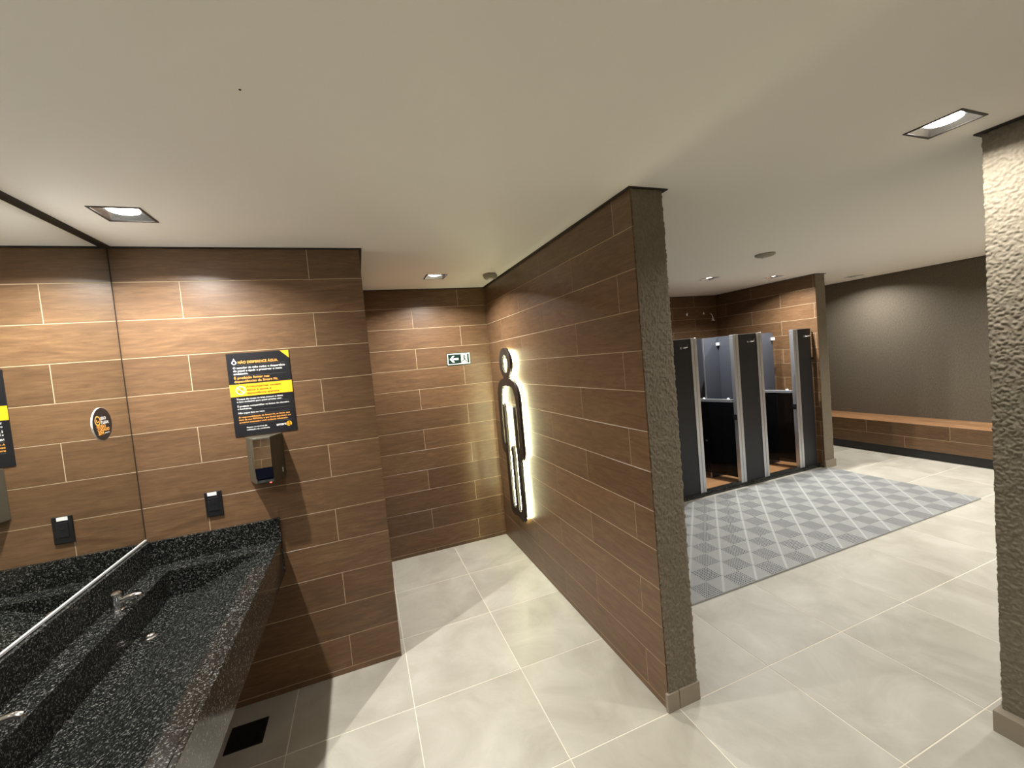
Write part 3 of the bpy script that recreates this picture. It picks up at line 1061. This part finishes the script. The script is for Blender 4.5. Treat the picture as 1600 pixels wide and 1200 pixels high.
for k in range(4):
    off = (k - 2) * PER
    xl0, xl1, xr0, xr1 = 5.545 + off, 5.635 + off, 5.950 + off, 6.040 + off
    last = k == 3
    if last:
        xr0 = 6.962
    t_ = thing('shower_front_panel', ((xl1 + xr0) / 2, YF, 0.0), PNAMES[k], 'shower panel', 'charcoal shower front panels')
    obj('panel', B().box(xl1 - 0.004, xr0 + (0.0 if last else 0.004), YF + 0.004, YF + 0.022, 0.05, PZT), LAMI, t_)
    obj('top_edge', B().box(xl1, xr0, YF + 0.002, YF + 0.024, PZT, PZT + 0.006), ALU, t_)
    post(t_, xl0, xl1)
    if not last:
        post(t_, xr0, xr1)
    hx = (xl1 + xr0) / 2 + (0.03 if not last else 0.02)
    hk = B().lathe((hx - 0.02, YF + 0.005, 1.818), [(0.012, 0.0), (0.012, -0.006), (0.008, -0.008)], axis='Y', seg=16)
    hk.tube([(hx - 0.02, YF, 1.818), (hx - 0.012, YF - 0.03, 1.818), (hx + 0.01, YF - 0.042, 1.820), (hx + 0.030, YF - 0.044, 1.824), (hx + 0.034, YF - 0.044, 1.852)], 0.0085, 10)
    obj('hook', hk, CHROME, t_, smooth=True)
    if last:
        obj('wall_bracket', B().box(6.955, XS, YF + 0.006, YF + 0.03, 1.495, 1.525), BLACKP, t_)

for k in range(3):
    off = (k - 1) * PER
    xl1, xr0 = 4.972 + off, 5.545 + off
    where = ['of the cabin hidden by the partition', 'of the cabin nearer the partition end', 'of the cabin nearer the tiled side wall'][k]
    # swung-in half door of smoked glass with an aluminium top rail
    hx, hy = xr0 + 0.012, YF + 0.058
    ex, ey = xr0 - 0.130, YF + 0.56
    d = Vector((ex - hx, ey - hy, 0))
    L_ = d.length
    d.normalize()
    nn = Vector((-d.y, d.x, 0))

    def slab(z0, z1, th, s0=0.0, s1=None):
        s1 = L_ if s1 is None else s1
        p = Vector((hx, hy, 0))
        c = [p + d * s0 + nn * th, p + d * s1 + nn * th, p + d * s1 - nn * th, p + d * s0 - nn * th]
        return B().add([(q.x, q.y, z0) for q in c] + [(q.x, q.y, z1) for q in c], [(0, 3, 2, 1), (4, 5, 6, 7), (0, 1, 5, 4), (1, 2, 6, 5), (2, 3, 7, 6), (3, 0, 4, 7)])

    t_ = thing('shower_door', (hx, hy, 0.11), 'open half-height smoked glass door ' + where, 'shower door', 'half-height shower doors')
    obj('glass_leaf', slab(0.11, 1.075, 0.005), SMOKE, t_)
    rail = obj('top_rail', slab(1.072, 1.108, 0.022), ALU, t_, bevel=0.002)
    for s0 in (0.06, L_ - 0.14):
        p = Vector((hx, hy, 0)) + d * s0
        obj('bumper', B().lathe((p.x, p.y, 1.108), [(0.018, 0.0), (0.016, 0.012), (0.006, 0.018)], seg=12), WHITEP, rail, smooth=True)
    obj('knob', B().lathe((hx + d.x * (L_ - .15) - 0.005, hy + d.y * (L_ - .15), 0.55), [(0.012, 0.0), (0.012, -0.018)], axis='X', seg=14), CHROME, t_)
    obj('hinge', B().box(xr0 - 0.006, xr0 + 0.004, YF + 0.054, YF + 0.062, 0.86, 0.915), BLACKP, t_)
    t_ = thing('door_latch', (xr0, YF + 0.03, 0.86), 'small black latch on the post ' + where, 'latch', 'black door latches')
    obj('latch_plate', B().box(xr0 - 0.004, xr0, YF + 0.004, YF + 0.05, 0.855, 0.92), BLACKP, t_)
    obj('latch_bolt', B().box(xr0 - 0.014, xr0 - 0.004, YF + 0.012, YF + 0.04, 0.87, 0.90), BLACKP, t_, bevel=0.002)
    # cross strip inside the cabin
    sx0, sx1 = xr0 - 0.050, xr0 + (0.209 if k < 2 else 0.170)
    t_ = thing('cabin_inner_panel', ((sx0 + sx1) / 2, 4.285, 0.0225), 'black inner panel with painted sheen ' + where, 'shower panel', 'inner shower panels')
    obj('panel', B().box(sx0, sx1, 4.285, 4.303, 0.0225, 1.912), LAMIG, t_)
    obj('edge_strip', B().box(sx0 - 0.004, sx0, 4.283, 4.305, 0.0225, 1.914), ALUD, t_)
    obj('bracket', B().box(sx1 - 0.040, sx1 + (0.0 if k < 2 else 0.018), 4.262, 4.285, 1.800, 1.838), WHITEP, t_, bevel=0.003)
    if k < 2:
        dx = xr0 + 0.212
        t_ = thing('cabin_divider', (dx, 4.6, 0.0225), 'black dividing panel with painted sheen between shower cabins, ' + ['hidden behind the partition', 'seen over the open half door'][k], 'shower panel', 'shower cabin dividers')
        obj('panel', B().box(dx, dx + 0.018, YF + 0.03, YSB, 0.0225, 1.912), LAMIG, t_)
        obj('top_edge', B().box(dx - 0.002, dx + 0.020, YF + 0.03, YSB, 1.912, 1.918), ALU, t_)
        hk = B().lathe((dx, 3.99, 1.82), [(0.011, 0.0), (0.011, -0.006)], axis='X', seg=14)
        hk.tube([(dx, 3.99, 1.82), (dx - 0.03, 3.99, 1.82), (dx - 0.038, 3.985, 1.845)], 0.006, 8)
        obj('hook', hk, CHROME, t_, smooth=True)

# shower heads on the back wall
for k, hx in enumerate((6.735, 6.373)):
    t_ = thing('shower_arm_set' if k == 0 else 'wall_valve', (hx, YSB, 2.2), ['chrome shower head on a bent arm, high on the shower back wall', 'small round chrome valve rosette beside the shower head'][k], ['shower head', 'valve'][k])
    obj('wall_rosette', B().lathe((hx, YSB, 2.345), [(0.028, 0.0), (0.028, -0.006), (0.018, -0.012)], axis='Y', seg=20), CHROME, t_, smooth=True)
    if k == 0:
        obj('arm', B().tube([(hx, YSB - 0.01, 2.345), (hx, YSB - 0.07, 2.35), (hx, YSB - 0.13, 2.335), (hx + 0.003, YSB - 0.16, 2.29), (hx + 0.005, YSB - 0.17, 2.25)], 0.011, 10), CHROME, t_, smooth=True)
        obj('head', B().lathe((hx + 0.005, YSB - 0.17, 2.20), [(0.045, 0.0), (0.045, 0.008), (0.018, 0.035), (0.013, 0.055)], seg=20), CHROME, t_, smooth=True)
    else:
        obj('cap', B().lathe((hx, YSB - 0.012, 2.345), [(0.012, 0.0), (0.010, -0.012)], axis='Y', seg=14), CHROME, t_, smooth=True)

# ------------------------------------------------------------------ chequered vinyl mat
MC = 0.1667
MX0 = 3.437 - 0.08335 - 3 * MC
MY0 = 2.2975
NX, NY = 25, 9
t_ = thing('vinyl_mat', ((MX0 + 6.92) / 2, 3.0, 0.0), 'grey chequered perforated vinyl mat before the shower cabins', 'mat')
obj('hole_shade', B().box(MX0, MX0 + NX * MC, MY0, MY0 + NY * MC, 0.0003, 0.0018), MATSHADE, t_)  # dark sheet painting the shade down in the mat holes
c2 = MC / 2 - 0.0006
mtop = 0.0125
lb = B()                      # closed cell: fine ribs around a plain diagonal strip
lb.box(-c2, c2, -c2, c2, 0.0018, mtop - 0.002)
nr = 14
for i in range(nr):
    a = -c2 + (i + 0.15) * 2 * c2 / nr
    b_ = a + 0.70 * 2 * c2 / nr
    lb.box(a, b_, -c2, c2, mtop - 0.002, mtop)
dw = 0.012
lb.add([(-c2, -c2, mtop - .001), (-c2 + dw, -c2, mtop - .001), (c2, c2 - dw, mtop - .001), (c2, c2, mtop - .001), (c2 - dw, c2, mtop - .001), (-c2, -c2 + dw, mtop - .001)] +
       [(-c2, -c2, mtop + .001), (-c2 + dw, -c2, mtop + .001), (c2, c2 - dw, mtop + .001), (c2, c2, mtop + .001), (c2 - dw, c2, mtop + .001), (-c2, -c2 + dw, mtop + .001)],
       [(6, 7, 8, 9, 10, 11), (0, 1, 7, 6), (1, 2, 8, 7), (2, 3, 9, 8), (3, 4, 10, 9), (4, 5, 11, 10), (5, 0, 6, 11)])
gb = B()                      # open cell: lattice of bars
ng = 9
for i in range(ng + 1):
    a = -c2 + i * (2 * c2 - 0.0065) / ng
    gb.box(a, a + 0.0065, -c2, c2, 0.0018, mtop)
    gb.box(-c2, c2, a, a + 0.0065, 0.0018, mtop - 0.0008)
ml, mg = lb.mesh('closed_cell'), gb.mesh('open_cell')
ml.materials.append(MATLIGHT)
mg.materials.append(MATDARK)
for i in range(NX):
    for j in range(NY):
        cx, cy = MX0 + (i + .5) * MC, MY0 + (j + .5) * MC
        if cx > 6.94:
            continue
        dark = ((i - 3) + j) % 2 == 0
        o = bpy.data.objects.new('mat_cell', mg if dark else ml)
        COL.objects.link(o)
        o.location = (cx, cy, 0)
        attach(o, t_)

# ------------------------------------------------------------------ tiled bench
XB0, ZB1 = 8.255, 0.478
t_ = thing('tiled_bench', (8.5, 3.0, 0.0), 'long built-in bench clad in brown wood-look tiles along the taupe wall', 'bench')
core = obj('core', B().box(XB0 + PR, XBW, YR, 6.5, 0.125, ZB1 - PR), GROUT, t_)
obj('plinth', B().box(XB0 + 0.03, XBW, YR, 6.5, 0.0, 0.125), BLACKP, t_)
for r_i, (z0, z1, j0) in enumerate(((0.290, ZB1, 3.050), (0.125, 0.288, 3.53))):
    y = j0 - 4 * PL
    while y < 6.4:
        a, b_ = max(y, 0.3), min(y + PL, 6.5)
        if b_ - a > 0.05:
            put_tile('plank_tile', tile_mesh(b_ - a - 0.004, z1 - z0 - 0.002, TT, WOOD), (XB0, (a + b_) / 2, (z0 + z1) / 2), -math.pi / 2, t_)
        y += PL
for r_i in range(3):
    x0 = XB0 + 0.0 + r_i * 0.202
    x1 = min(x0 + 0.2, XBW)
    y = 3.050 - 4 * PL + (0.47 if r_i % 2 else 0)
    while y < 6.4:
        a, b_ = max(y, 0.3), min(y + PL, 6.5)
        if b_ - a > 0.05:
            put_tile('plank_tile', tile_mesh(b_ - a - 0.004, x1 - x0 - 0.002, TT, WOODT, flat=True), ((x0 + x1) / 2, (a + b_) / 2, ZB1), math.pi / 2, t_)
        y += PL
print('objects', len(bpy.data.objects))
